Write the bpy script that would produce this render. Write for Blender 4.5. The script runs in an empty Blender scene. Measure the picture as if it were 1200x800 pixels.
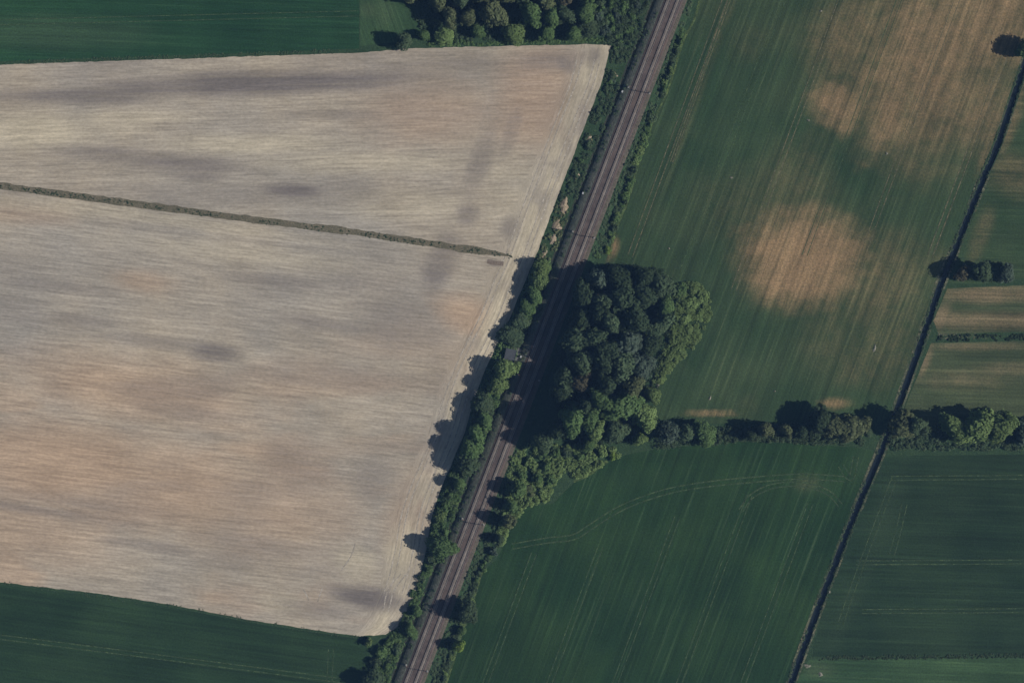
import bpy, math, random
import numpy as np
from mathutils import Vector
from mathutils.geometry import delaunay_2d_cdt

# ------------------------------------------------------------------ camera, sky, sun, exposure
S = 0.37                                    # metres of ground per map unit (the map is 1200 x 800 units)
scene = bpy.context.scene
COL = scene.collection
CAM_H = 1500.0
cam_d = bpy.data.cameras.new('camera'); cam = bpy.data.objects.new('camera', cam_d); COL.objects.link(cam)
cam.location = (0, 0, CAM_H); cam.rotation_euler = (0, 0, 0)
cam_d.sensor_width = 36.0; cam_d.lens = 36.0 * CAM_H / (1200 * S)
cam_d.clip_start = 10; cam_d.clip_end = 12000
scene.camera = cam

SUN_AZ, SUN_EL = 99.0, 38.0                 # compass azimuth (north is up), elevation
w = bpy.data.worlds.new('World'); scene.world = w; w.use_nodes = True
wn = w.node_tree; bg = wn.nodes['Background']
sky = wn.nodes.new('ShaderNodeTexSky'); sky.sky_type = 'NISHITA'; sky.sun_disc = False
sky.sun_elevation = math.radians(SUN_EL); sky.sun_rotation = math.radians(SUN_AZ)
wn.links.new(sky.outputs[0], bg.inputs[0]); bg.inputs[1].default_value = 0.05
sd = bpy.data.lights.new('sun', 'SUN'); sun = bpy.data.objects.new('sun', sd); COL.objects.link(sun)
sd.energy = 5.0; sd.angle = math.radians(0.53); sd.color = (1.0, 0.95, 0.88)
az, el = math.radians(SUN_AZ), math.radians(SUN_EL)
to_sun = Vector((math.sin(az) * math.cos(el), math.cos(az) * math.cos(el), math.sin(el)))
sun.rotation_euler = (-to_sun).to_track_quat('-Z', 'Y').to_euler(); sun.location = to_sun * 300
vs = scene.view_settings; vs.view_transform = 'Standard'; vs.look = 'None'; vs.gamma = 1.0
vs.exposure = -0.1; vs.use_curve_mapping = False

# ------------------------------------------------------------------ helpers
random.seed(7); rng = np.random.default_rng(7)
def P(u, v): return ((u - 600) * S, (400 - v) * S)
def PA(a):
    a = np.asarray(a, float); return np.stack([(a[:, 0] - 600) * S, (400 - a[:, 1]) * S], 1)
_tab = rng.random((256, 256))
def vnoise(x, y):
    xi = np.floor(x).astype(int); yi = np.floor(y).astype(int); fx = x - xi; fy = y - yi
    fx = fx * fx * (3 - 2 * fx); fy = fy * fy * (3 - 2 * fy)
    g = lambda i, j: _tab[(xi + i) & 255, (yi + j) & 255]
    return (g(0, 0) * (1 - fx) + g(1, 0) * fx) * (1 - fy) + (g(0, 1) * (1 - fx) + g(1, 1) * fx) * fy
def fbm(x, y, o=4):
    s = 0; a = .5; t = 0
    for k in range(o):
        s = s + a * vnoise(x * 2 ** k + 17 * k, y * 2 ** k + 31 * k); t += a; a *= .55
    return s / t
def mesh(name, V, F, mats=()):
    m = bpy.data.meshes.new(name); V = np.asarray(V, np.float32)
    if isinstance(F, np.ndarray):
        n, k = F.shape
        m.vertices.add(len(V)); m.vertices.foreach_set('co', V.ravel())
        m.loops.add(n * k); m.loops.foreach_set('vertex_index', F.astype(np.int32).ravel())
        m.polygons.add(n); m.polygons.foreach_set('loop_start', np.arange(0, n * k, k, dtype=np.int32))
        m.update(calc_edges=True)
    else:
        m.from_pydata(V.tolist(), [], F); m.update()
    for x in mats: m.materials.append(x)
    return m
def obj(name, m, parent=None, loc=(0, 0, 0), **props):
    o = bpy.data.objects.new(name, m); COL.objects.link(o); o.location = loc
    if parent: o.parent = parent
    for k, v in props.items(): o[k] = v
    return o
def smooth(m):
    m.polygons.foreach_set('use_smooth', np.ones(len(m.polygons), bool))
class MB:
    def __init__(s): s.V = []; s.F = []
    def box(s, c, d, rz=0.0):
        n = len(s.V); ca, sa = math.cos(rz), math.sin(rz)
        for z in (-1, 1):
            for x, y in ((-1, -1), (1, -1), (1, 1), (-1, 1)):
                px, py = x * d[0] / 2, y * d[1] / 2
                s.V.append((c[0] + px * ca - py * sa, c[1] + px * sa + py * ca, c[2] + z * d[2] / 2))
        s.F += [[n + i for i in f] for f in ((3, 2, 1, 0), (4, 5, 6, 7), (0, 1, 5, 4), (1, 2, 6, 5), (2, 3, 7, 6), (3, 0, 4, 7))]
        return s
    def tube(s, p, q, r0, r1, k=8):
        p, q = Vector(p), Vector(q); d = (q - p).normalized()
        a = d.orthogonal().normalized(); b = d.cross(a); n = len(s.V)
        for c, r in ((p, r0), (q, r1)):
            for i in range(k):
                t = 2 * math.pi * i / k; s.V.append(tuple(c + a * (math.cos(t) * r) + b * (math.sin(t) * r)))
        for i in range(k): j = (i + 1) % k; s.F.append([n + i, n + j, n + k + j, n + k + i])
        s.F += [[n + i for i in range(k)][::-1], [n + k + i for i in range(k)]]
        return s
    def mesh(s, name, *mats): return mesh(name, s.V, s.F, mats)
def catmull(pts, step):
    a = np.asarray(pts, float)
    if len(a) < 3:
        n = max(2, int(np.hypot(*(a[1] - a[0])) / step)); return a[0] + (a[1] - a[0]) * np.linspace(0, 1, n)[:, None]
    e = np.vstack([2 * a[0] - a[1], a, 2 * a[-1] - a[-2]]); out = []
    for i in range(1, len(e) - 2):
        n = max(2, int(np.hypot(*(e[i + 1] - e[i])) / step)); t = np.linspace(0, 1, n, endpoint=False)[:, None]
        out.append(.5 * (2 * e[i] + (e[i + 1] - e[i - 1]) * t + (2 * e[i - 1] - 5 * e[i] + 4 * e[i + 1] - e[i + 2]) * t ** 2
                         + (3 * e[i] - e[i - 1] - 3 * e[i + 1] + e[i + 2]) * t ** 3))
    return np.vstack(out + [a[-1:]])
def normals2(a):
    d = np.gradient(a, axis=0); d /= np.linalg.norm(d, axis=1)[:, None] + 1e-9
    return np.stack([d[:, 1], -d[:, 0]], 1)           # right-hand side
def sweep(name, line, prof, mats, jit=0.0, mat_of=None, taper=False):
    """line: world points; prof: (offset, z) pairs across it, left to right"""
    nr = normals2(line); k = len(prof); V = []
    if taper: wf = np.minimum(1, (np.arange(len(line))[::-1] + 2) / 14) * (.8 + .45 * fbm(np.arange(len(line)) * .11, np.full(len(line), 2.2)))
    else: wf = np.ones(len(line))
    for i, (o, z) in enumerate(prof):
        j = jit * (fbm(np.arange(len(line)) * .35 + 11 * i, np.full(len(line), 3.7 * i)) - .5) if jit else 0
        p = line + nr * ((o + j) * wf)[:, None]
        V.append(np.column_stack([p, np.full(len(line), z)]))
    V = np.stack(V, 1).reshape(-1, 3); n = len(line)
    i = np.arange(n - 1)[:, None] * k + np.arange(k - 1)[None, :]
    F = np.stack([i, i + 1, i + k + 1, i + k], -1).reshape(-1, 4)
    F = F[:, ::-1]
    m = mesh(name, V, F, mats)
    at = m.attributes.new('across', 'FLOAT', 'POINT')
    at.data.foreach_set('value', np.tile(np.array([o for o, z in prof], np.float32), n))
    if mat_of is not None:
        m.polygons.foreach_set('material_index', np.tile(np.array(mat_of, np.int32), n - 1))
    return m
def inside(poly, q):
    x, y = q[:, 0], q[:, 1]; c = np.zeros(len(q), bool); j = len(poly) - 1
    for i in range(len(poly)):
        xi, yi = poly[i]; xj, yj = poly[j]
        if yi != yj: c ^= ((yi > y) != (yj > y)) & (x < (xj - xi) * (y - yi) / (yj - yi) + xi)
        j = i
    return c
def edge_dist(poly, q):
    d = np.full(len(q), 1e9)
    for i in range(len(poly)):
        a, b = poly[i - 1], poly[i]; ab = b - a; L = ab @ ab
        if L < 1e-9: continue
        t = np.clip(((q - a) @ ab) / L, 0, 1); d = np.minimum(d, np.hypot(*(q - a - t[:, None] * ab).T))
    return d
def densify(pts, step, jit=0.0, closed=True):
    a = np.asarray(pts, float); out = []
    n = len(a)
    for i in range(n if closed else n - 1):
        p, q = a[i], a[(i + 1) % n]; k = max(1, int(np.hypot(*(q - p)) / step))
        t = np.linspace(0, 1, k, endpoint=False)[:, None]; out.append(p + (q - p) * t)
    out = np.vstack(out)
    if jit:
        out = out + jit * np.stack([fbm(out[:, 0] * .35, out[:, 1] * .35) - .5, fbm(out[:, 0] * .35 + 50, out[:, 1] * .35 + 9) - .5], 1) * 2
    return out

# ------------------------------------------------------------------ node helpers
class NT:
    def __init__(s, name):
        s.m = bpy.data.materials.new(name); s.m.use_nodes = True; s.t = s.m.node_tree
        s.b = s.t.nodes['Principled BSDF']; s.b.inputs['Roughness'].default_value = .9
        s.b.inputs['Specular IOR Level'].default_value = .15; s.out = s.t.nodes['Material Output']
    def put(s, sock, v):
        if isinstance(v, bpy.types.NodeSocket): s.t.links.new(v, sock)
        elif isinstance(v, tuple) and len(v) == 3 and sock.type == 'RGBA': sock.default_value = (*v, 1)
        else: sock.default_value = v
    def attr(s, name, out='Vector'):
        n = s.t.nodes.new('ShaderNodeAttribute'); n.attribute_name = name; return n.outputs[out]
    def sep(s, v):
        n = s.t.nodes.new('ShaderNodeSeparateXYZ'); s.put(n.inputs[0], v); return n.outputs
    def pos(s):
        return s.t.nodes.new('ShaderNodeNewGeometry').outputs['Position']
    def vmul(s, v, c):
        n = s.t.nodes.new('ShaderNodeVectorMath'); n.operation = 'MULTIPLY'; s.put(n.inputs[0], v); n.inputs[1].default_value = c; return n.outputs[0]
    def noise(s, v, scale=1.0, detail=4, rough=.55):
        n = s.t.nodes.new('ShaderNodeTexNoise'); s.put(n.inputs['Vector'], v); n.inputs['Scale'].default_value = scale
        n.inputs['Detail'].default_value = detail; n.inputs['Roughness'].default_value = rough; return n.outputs[0]
    def math(s, op, a, b=0.0, clamp=False):
        n = s.t.nodes.new('ShaderNodeMath'); n.operation = op; n.use_clamp = clamp
        s.put(n.inputs[0], a); s.put(n.inputs[1], b); return n.outputs[0]
    def rng(s, v, a, b, c=0.0, d=1.0, sm=False):
        n = s.t.nodes.new('ShaderNodeMapRange'); n.interpolation_type = 'SMOOTHSTEP' if sm else 'LINEAR'
        s.put(n.inputs[0], v); n.inputs[1].default_value = a; n.inputs[2].default_value = b
        n.inputs[3].default_value = c; n.inputs[4].default_value = d; return n.outputs[0]
    def mix(s, f, a, b, mode='MIX'):
        n = s.t.nodes.new('ShaderNodeMix'); n.data_type = 'RGBA'; n.blend_type = mode
        s.put(n.inputs[0], f); s.put(n.inputs[6], a); s.put(n.inputs[7], b); return n.outputs[2]
    def scale(s, col, f):                              # colour times value
        n = s.t.nodes.new('ShaderNodeVectorMath'); n.operation = 'SCALE'; s.put(n.inputs[0], col); s.put(n.inputs['Scale'], f); return n.outputs[0]
    def bump(s, h, strength=.3, dist=.1):
        n = s.t.nodes.new('ShaderNodeBump'); n.inputs['Strength'].default_value = strength; n.inputs['Distance'].default_value = dist
        s.put(n.inputs['Height'], h); s.t.links.new(n.outputs[0], s.b.inputs['Normal']); return s
    def base(s, c): s.put(s.b.inputs['Base Color'], c); return s
    def alpha(s, a): s.put(s.b.inputs['Alpha'], a); return s

def simple(name, c, rough=.7, metal=0.0, var=.25, sc=2.0):
    n = NT(name); f = n.rng(n.noise(n.pos(), sc), .3, .7, 1 - var, 1 + var)
    n.base(n.scale(n.mix(0.0, c, c), f)); n.b.inputs['Roughness'].default_value = rough; n.b.inputs['Metallic'].default_value = metal
    return n.m

def mat_soil():
    n = NT('tilled_soil'); row = n.attr('row'); mx = n.attr('blotch', 'Color'); r, g, b = n.sep(mx)[:3]
    st1 = n.noise(n.vmul(row, (.016, .55, 1)), 1, 5, .6)
    st2 = n.noise(n.vmul(row, (.07, 1.0, 1)), 1, 4, .65)
    fine = n.noise(n.vmul(row, (.55, .95, 1)), 1, 5, .75)
    mot = n.noise(n.vmul(row, (.022, .07, 1)), 1, 4, .6)
    wide = n.noise(n.pos(), .011, 3, .55)
    big = n.noise(n.pos(), .035, 4, .55)
    r2 = n.math('MULTIPLY', r, n.math('MULTIPLY', n.rng(st1, .32, .68, .6, 1.5), n.rng(st2, .3, .7, .7, 1.3)), True)
    r2 = n.math('MULTIPLY', r2, n.rng(r, 0, .12))
    c = n.mix(n.rng(big, .35, .65), SOIL[0], SOIL[1])
    c = n.mix(n.rng(wide, .45, .65, 0, .75), c, (.30, .275, .235))
    c = n.mix(n.math('MULTIPLY', g, 1.0, True), c, SOIL[2])
    c = n.mix(n.math('MULTIPLY', b, 1.0, True), c, SOIL[3])
    c = n.mix(n.math('MULTIPLY', r2, 1.0, True), c, SOIL[4])
    f = n.math('MULTIPLY', n.rng(st1, .3, .7, .90, 1.10), n.rng(st2, .3, .7, .76, 1.24))
    f = n.math('MULTIPLY', f, n.rng(fine, .3, .7, .80, 1.20))
    f = n.math('MULTIPLY', f, n.rng(mot, .3, .7, .88, 1.12))
    speck = n.rng(n.noise(n.vmul(row, (.35, 1.2, 1)), 1, 2, .5), .68, .78, 1.0, .8)
    f = n.math('MULTIPLY', f, speck)
    n.base(n.scale(c, f)).bump(n.math('ADD', n.math('MULTIPLY', st2, .7), n.math('MULTIPLY', fine, .5)), .35, .18)
    return n.m
SOIL = [(.38, .322, .242), (.345, .303, .242), (.425, .30, .198), (.49, .425, .305), (.165, .144, .130)]

def mat_crop(name, c0, c1, dry=(.25, .17, .10), pale=(.17, .2, .12), k=1.0):
    n = NT(name); row = n.attr('row'); mx = n.attr('blotch', 'Color'); r, g, b = n.sep(mx)[:3]
    st1 = n.noise(n.vmul(row, (.012, .32, 1)), 1, 5, .6)
    st2 = n.noise(n.vmul(row, (.016, .85, 1)), 1, 4, .65)
    fine = n.noise(n.pos(), 1.2, 4, .65)
    big = n.noise(n.pos(), .03, 4, .55)
    big2 = n.noise(n.pos(), .009, 3, .6)
    c = n.mix(n.rng(big, .35, .65), c0, c1)
    dr = n.math('ADD', r, n.math('MULTIPLY', n.math('SUBTRACT', n.math('ADD', n.math('MULTIPLY', st1, .75), n.math('MULTIPLY', st2, .5)), .625), n.math('MULTIPLY', n.math('MULTIPLY', r, n.math('SUBTRACT', 1.25, r)), 2.6)), True)
    brk = n.noise(n.pos(), .16, 5, .7)
    dr = n.math('ADD', dr, n.math('MULTIPLY', n.math('SUBTRACT', brk, .5), n.math('MULTIPLY', n.math('MULTIPLY', r, n.math('SUBTRACT', 1.3, r)), 3.0)), True)
    dr = n.math('MULTIPLY', dr, n.rng(fine, .25, .6, .75, 1.0))
    c = n.mix(n.math('MULTIPLY', dr, .92, True), c, dry)
    faint = n.math('MULTIPLY', n.rng(st2, .58, .75), .35 * k)
    c = n.mix(faint, c, pale)
    c = n.mix(g, c, pale)
    f = n.math('MULTIPLY', n.rng(st1, .3, .7, .78, 1.22), n.rng(st2, .3, .7, .78, 1.22))
    f = n.math('MULTIPLY', f, n.rng(fine, .3, .7, .74, 1.26))
    f = n.math('MULTIPLY', f, n.math('MULTIPLY', n.rng(big, .3, .7, .86, 1.14), n.rng(big2, .3, .7, .85, 1.15)))
    f = n.math('MULTIPLY', f, n.math('SUBTRACT', 1.0, n.math('MULTIPLY', b, .5)))
    n.base(n.scale(c, f)).bump(n.math('ADD', fine, n.math('MULTIPLY', st2, .6)), .5, .25)
    return n.m

def mat_rough(name, c0, c1, c2, alpha=False, sc=1.0):
    n = NT(name); p = n.pos()
    a = n.noise(p, .18 * sc, 5, .65); f = n.noise(p, 1.1 * sc, 5, .7)
    c = n.mix(n.rng(a, .38, .62), c0, c1); c = n.mix(n.rng(f, .56, .74), c, c2)
    n.base(n.scale(c, n.rng(f, .25, .75, .65, 1.35))).bump(f, .7, .5)
    if alpha == 'sparse': n.alpha(n.rng(n.math('ADD', n.math('MULTIPLY', n.noise(p, .6 * sc, 4, .7), .5), n.math('MULTIPLY', n.noise(p, .05, 2), .5)), .47, .6))
    elif alpha: n.alpha(n.rng(n.noise(p, .5 * sc, 5, .7), .32, .60, .1, 1.0))
    return n.m

def mat_leaf(name, c, c2):
    n = NT(name); t = n.t
    oi = t.nodes.new('ShaderNodeObjectInfo').outputs['Random']
    v = n.attr('tint', 'Fac'); p = n.pos()
    f = n.noise(p, .45, 3, .6)
    col = n.mix(n.rng(f, .35, .65), c, c2)
    k = n.math('MULTIPLY', n.rng(v, 0, 1, .62, 1.38), n.rng(oi, 0, 1, .8, 1.2))
    col = n.scale(col, k)
    d = t.nodes.new('ShaderNodeBsdfDiffuse'); tr = t.nodes.new('ShaderNodeBsdfTranslucent'); ms = t.nodes.new('ShaderNodeMixShader')
    t.links.new(col, d.inputs[0]); t.links.new(col, tr.inputs[0]); ms.inputs[0].default_value = .38
    t.links.new(d.outputs[0], ms.inputs[1]); t.links.new(tr.outputs[0], ms.inputs[2]); t.links.new(ms.outputs[0], n.out.inputs[0])
    t.nodes.remove(n.b); return n.m

M_soil = mat_soil()
M_cropNW = mat_crop('crop_green_teal', (.013, .048, .019), (.018, .056, .021), k=.2)
M_cropE = mat_crop('crop_green_thin', (.026, .054, .0215), (.039, .062, .026), dry=(.29, .19, .10), pale=(.105, .115, .06))
M_cropS = mat_crop('crop_green_deep', (.0125, .038, .0125), (.019, .045, .0135), pale=(.050, .080, .038), k=2.2)
M_cropSE = mat_crop('crop_green_dark', (.0145, .034, .015), (.020, .040, .017), pale=(.045, .07, .036), k=.9)
M_cropSW = mat_crop('crop_green_blue', (.0155, .038, .015), (.021, .045, .0175), pale=(.045, .075, .038), k=.4)
M_meadow = mat_crop('grass_meadow', (.030, .066, .027), (.040, .078, .031), pale=(.10, .13, .065))
M_dry = mat_crop('dry_grass', (.042, .062, .028), (.056, .072, .033), dry=(.20, .15, .085), pale=(.12, .12, .065), k=1.2)
M_rough = mat_rough('rough_grass', (.024, .050, .022), (.033, .063, .027), (.06, .088, .038))
M_floor = mat_rough('woodland_floor', (.018, .034, .022), (.030, .045, .026), (.045, .06, .03))
M_bank = mat_rough('bank_grass', (.085, .10, .075), (.12, .125, .10), (.16, .155, .125))
M_pale = mat_rough('dry_bank_grass', (.10, .12, .07), (.17, .16, .10), (.26, .23, .16), alpha='sparse', sc=1.0)
M_strip = mat_rough('rank_grass', (.105, .098, .062), (.155, .135, .092), (.21, .18, .125), sc=1.3)
M_trackmark = mat_rough('flattened_crop', (.052, .088, .039), (.066, .10, .045), (.088, .112, .054), alpha=True, sc=.8)
M_trackdry = mat_rough('flattened_dry_crop', (.12, .12, .065), (.16, .14, .08), (.2, .17, .10), alpha=True, sc=.8)
M_soilmark = mat_rough('pale_wheel_dust', (.40, .36, .30), (.46, .41, .34), (.5, .45, .38), alpha=True, sc=.9)
M_soildark = mat_rough('damp_soil', (.17, .135, .105), (.20, .16, .13), (.13, .11, .09), sc=1.0)
M_spoil = mat_rough('spoil', (.24, .19, .125), (.33, .265, .19), (.42, .37, .29), sc=1.8)
M_stone = mat_rough('weathered_stone', (.16, .16, .12), (.22, .21, .17), (.27, .26, .21), sc=1.5)
M_gravel = mat_rough('grey_gravel', (.12, .12, .12), (.16, .155, .15), (.20, .195, .18), sc=1.5)
M_mud = mat_rough('ditch_mud', (.020, .024, .018), (.028, .032, .022), (.04, .045, .03))
n = NT('ditch_water'); n.base((.012, .018, .022)); n.b.inputs['Roughness'].default_value = .15; n.b.inputs['Specular IOR Level'].default_value = .5
n.bump(n.noise(n.pos(), 3.0), .1, .02); M_water = n.m
M_bark = simple('bark', (.075, .06, .045), .95)
M_steel = simple('weathered_steel', (.10, .10, .10), .7, .2)
M_white = simple('white_paint', (.36, .37, .37), .6, var=.15)
M_conc = simple('concrete', (.36, .35, .33), .9)
M_rail = simple('rail_steel', (.36, .33, .31), .4, .3, sc=.3)
M_wire = simple('copper_wire', (.10, .07, .05), .5, .8)
M_ins = simple('insulator', (.25, .12, .08), .4)
def mat_ballast(name, c0, c1, c2):
    n = NT(name); p = n.pos(); f = n.noise(p, 2.2, 5, .7); a = n.noise(p, .15, 3, .6)
    d = n.t.nodes.new('ShaderNodeVectorMath'); d.operation = 'DOT_PRODUCT'; n.put(d.inputs[0], p); d.inputs[1].default_value = (TN[0], TN[1], 0)
    x = n.math('ABSOLUTE', n.math('SUBTRACT', d.outputs['Value'], float(T0 @ TN)))
    k = n.rng(n.math('ABSOLUTE', n.math('SUBTRACT', x, 2.0)), .25, .62, 1, 0, True)      # pale dust between the rails
    c = n.mix(n.rng(a, .35, .65), c0, c1); c = n.mix(n.math('MULTIPLY', k, .85), c, c2)
    k2 = n.rng(n.math('ABSOLUTE', n.math('SUBTRACT', n.math('ABSOLUTE', n.math('SUBTRACT', x, 2.0)), .95)), .15, .45, .75, 0, True)   # dark brown band along each rail
    c = n.mix(k2, c, (.05, .036, .034))
    c = n.scale(c, n.rng(n.noise(p, .35, 4, .7), .3, .7, .72, 1.3))
    c = n.mix(n.rng(n.noise(p, .06, 3, .6), .5, .7, 0, .5), c, (.12, .085, .065))
    n.base(n.scale(c, n.rng(f, .25, .75, .7, 1.3))).bump(f, .8, .12); return n.m

M_cess = mat_rough('cess_ballast', (.092, .080, .062), (.115, .10, .078), (.15, .132, .10), sc=1.2)
LEAF = {
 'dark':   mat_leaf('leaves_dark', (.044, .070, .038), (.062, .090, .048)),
 'mid':    mat_leaf('leaves_mid', (.094, .158, .058), (.120, .185, .073)),
 'bright': mat_leaf('leaves_bright', (.142, .208, .075), (.172, .238, .092)),
 'lime':   mat_leaf('leaves_lime', (.140, .220, .045), (.180, .250, .060)),
 'olive':  mat_leaf('leaves_olive', (.118, .146, .070), (.145, .170, .086)),
 'blue':   mat_leaf('leaves_blue', (.075, .110, .078), (.105, .140, .104)),
 'dull':   mat_leaf('leaves_dull', (.072, .112, .060), (.096, .135, .072)),
 'rust':   mat_leaf('leaves_rust', (.098, .094, .058), (.120, .112, .070)),
}

# ------------------------------------------------------------------ lines of the map
def trk(v): return 789.5 - 0.385 * v                      # railway centre line
T0, T1 = np.array(P(trk(-150), -150)), np.array(P(trk(950), 950))
TD = (T1 - T0) / np.linalg.norm(T1 - T0); TN = np.array([-TD[1], TD[0]])      # TN points east of the track
if TN[0] < 0: TN = -TN
def on_track(v, off): return np.array(P(trk(v), v)) + TN * off
DITCH = [(1270, -150), (1226, 0), (1197, 87), (1170, 167), (1153, 207), (1138, 245), (1120, 290), (1102, 334), (1088, 376), (1079, 402),
         (1062, 450), (1046, 494), (1030, 534), (1000, 606), (980, 657), (957, 717), (940, 764), (927, 800), (875, 950)]
M_ballast = mat_ballast('ballast', (.080, .063, .058), (.104, .081, .072), (.235, .205, .18))
M_sleeper = mat_ballast('sleeper_concrete', (.082, .066, .060), (.108, .087, .077), (.24, .212, .185))
ditch_line = catmull(PA(DITCH), 2.0); ditch_n = normals2(ditch_line)
TAN_TOP = [(-150, 85), (0, 76), (150, 71), (300, 66), (420, 62), (480, 57), (600, 54), (690, 52), (716, 53)]
TAN_R = [(704, 100), (684, 150), (665, 200), (646, 250), (628, 300), (613, 335), (599, 370), (585, 398), (572, 425), (560, 455), (552, 480),
         (545, 505), (533, 535), (522, 560), (512, 585), (505, 610), (500, 640), (494, 668), (486, 695), (476, 718), (465, 735), (452, 743)]
TAN_B = [(420, 745), (370, 738), (300, 727), (200, 708), (100, 693), (0, 682), (-150, 665)]

# ------------------------------------------------------------------ ground
def cdt_mesh(name, poly, spacing, z, jit, mats, zf=None):
    b = densify(poly, spacing * 1.1, jit)
    lo, hi = b.min(0), b.max(0)
    gx, gy = np.meshgrid(np.arange(lo[0], hi[0], spacing), np.arange(lo[1], hi[1], spacing))
    q = np.column_stack([gx.ravel(), gy.ravel()]); q = q + (rng.random(q.shape) - .5) * spacing * .3
    q = q[inside(b, q)]; q = q[edge_dist(b, q) > spacing * .45]
    vv = [Vector(p) for p in b.tolist()] + [Vector(p) for p in q.tolist()]
    nb = len(b); ed = [(i, (i + 1) % nb) for i in range(nb)]
    co, _, fa, *_ = delaunay_2d_cdt(vv, ed, [], 1, 1e-4)
    V = np.array([(c.x, c.y, z) for c in co]); F = np.array(fa, np.int32)
    if zf is not None: V[:, 2] += zf(V[:, 0], V[:, 1])
    m = mesh(name, V, F, mats)
    if len(m.polygons) and m.polygons[0].normal.z < 0: m.flip_normals()
    return m
X0, Y1 = P(-150, -150); X1, Y0 = P(1350, 950)
# far ground: a ring out to the horizon, with the built tract sunk inside it
R = 5000; zr = -.04; zb = -2.6
V = [(-R, -R, zr), (R, -R, zr), (R, R, zr), (-R, R, zr), (X0, Y0, zr), (X1, Y0, zr), (X1, Y1, zr), (X0, Y1, zr),
     (X0, Y0, zb), (X1, Y0, zb), (X1, Y1, zb), (X0, Y1, zb)]
F = [[0, 1, 5, 4], [1, 2, 6, 5], [2, 3, 7, 6], [3, 0, 4, 7], [4, 5, 9, 8], [5, 6, 10, 9], [6, 7, 11, 10], [7, 4, 8, 11], [8, 9, 10, 11]]
obj('ground', mesh('ground', V, F, [M_rough]), kind='structure')
lw, le = -9.0, 8.6
dl = ditch_line - ditch_n * 0; 
side = 1 if ditch_n[10, 0] < 0 else -1               # make 'west' of the ditch the side nearer the track
dw = ditch_line + ditch_n * side * 1.5; de = ditch_line - ditch_n * side * 1.5
gw = np.vstack([[(X0, Y1)], [T0 + TN * lw], [T1 + TN * lw], [(X0, Y0)]])
gm = np.vstack([[T0 + TN * le], dw, [T1 + TN * le]])
ge = np.vstack([de, [(X1, Y0)], [(X1, Y1)]])
for nm, g in (('verge_west', gw), ('verge_middle', gm), ('verge_east', ge)):
    obj('grass_ground', cdt_mesh(nm, g, 6.0, 0.0, 0, [M_rough]), kind='structure')

# ------------------------------------------------------------------ fields
def blob(U, Vv, c, na=.45, soft=1.25):
    u0, v0, ru, rv, ang, wgt = c[:6]
    if len(c) > 6: na, soft = c[6:]
    a = math.radians(ang); du, dv = U - u0, Vv - v0
    x = (du * math.cos(a) + dv * math.sin(a)) / ru; y = (-du * math.sin(a) + dv * math.cos(a)) / rv
    d = np.sqrt(x * x + y * y) + (fbm(U * .02 + u0, Vv * .045 + v0) - .5) * na
    t = np.clip((1.5 - d) / soft, 0, 1); return wgt * t * t * (3 - 2 * t)
def field(name, poly, mat, dirf, red=(), green=(), blue=(), spacing=1.2, z=.04, jit=.25, extra=None):
    m = cdt_mesh(name, PA(poly), spacing, z, jit, [mat])
    n = len(m.vertices); co = np.empty(n * 3, np.float32); m.vertices.foreach_get('co', co); co = co.reshape(-1, 3)
    U = co[:, 0] / S + 600; Vv = 400 - co[:, 1] / S
    ch = [np.zeros(n) for _ in range(3)]
    for k, lst in enumerate((red, green, blue)):
        for c in lst: ch[k] = np.maximum(ch[k], blob(U, Vv, c))
    seed = np.zeros(n); along, across = dirf(U, Vv) if callable(dirf) else (
        (co[:, 0] * math.cos(math.radians(dirf)) - co[:, 1] * math.sin(math.radians(dirf))),
        (co[:, 0] * math.sin(math.radians(dirf)) + co[:, 1] * math.cos(math.radians(dirf))))
    if extra: extra(U, Vv, ch)
    a = m.attributes.new('row', 'FLOAT_VECTOR', 'POINT'); a.data.foreach_set('vector', np.column_stack([along, across, seed]).astype(np.float32).ravel())
    a = m.attributes.new('blotch', 'FLOAT_COLOR', 'POINT'); a.data.foreach_set('color', np.column_stack([*ch, np.ones(n)]).astype(np.float32).ravel())
    return obj(name, m, kind='structure')

# ploughed field: rows run with the top edge above the grass strip, with the strip below it, along the edge on the headland
STRIP = [(-150, 199), (0, 218), (150, 238), (300, 258), (420, 273), (540, 291), (600, 300)]
tan_poly = TAN_TOP + TAN_R + TAN_B
tr_line = np.array(TAN_R + [(716, 53)]); tr_line = tr_line[np.argsort(tr_line[:, 1])]
def tan_dir(U, Vv):
    x, y = (U - 600) * S, (400 - Vv) * S
    edge = np.interp(Vv, tr_line[:, 1], tr_line[:, 0]); dist = (edge - U) * S * .93
    strip = np.interp(U, [p[0] for p in STRIP], [p[1] for p in STRIP])
    a1, a2, a3 = math.radians(-1.2), math.radians(6.6), math.radians(112)
    def rot(a): return x * math.cos(a) - y * math.sin(a), x * math.sin(a) + y * math.cos(a)
    u1, v1 = rot(a1); u2, v2 = rot(a2); u3, v3 = x * .36 + y * .93, dist
    low = Vv > strip; wob = 4 * (fbm(U * .05, Vv * .05) - .5)
    u = np.where(low, u2, u1); v = np.where(low, v2 + 300, v1)
    hl = dist + wob < 15
    return np.where(hl, u3, u), np.where(hl, v3 + 900, v)
def tan_extra(U, Vv, ch):
    edge = np.interp(Vv, tr_line[:, 1], tr_line[:, 0]); d = (edge - U)
    hl = np.clip(1.4 - np.abs(d - 14) / 18, 0, 1) * .85; ch[2][:] = np.maximum(ch[2], hl * np.clip((fbm(U * .06, Vv * .03) - .3) * 4, 0, 1))
    ch[0][:] = np.maximum(ch[0], .25 * np.clip((fbm(U * .005, Vv * .022, 3) - .5) * 5, 0, 1))
    ch[1][:] = np.maximum(ch[1], .6 * np.clip((fbm(U * .006 + 40, Vv * .02, 3) - .48) * 5, 0, 1) * np.clip((Vv - 350) / 150, 0, 1))
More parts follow.
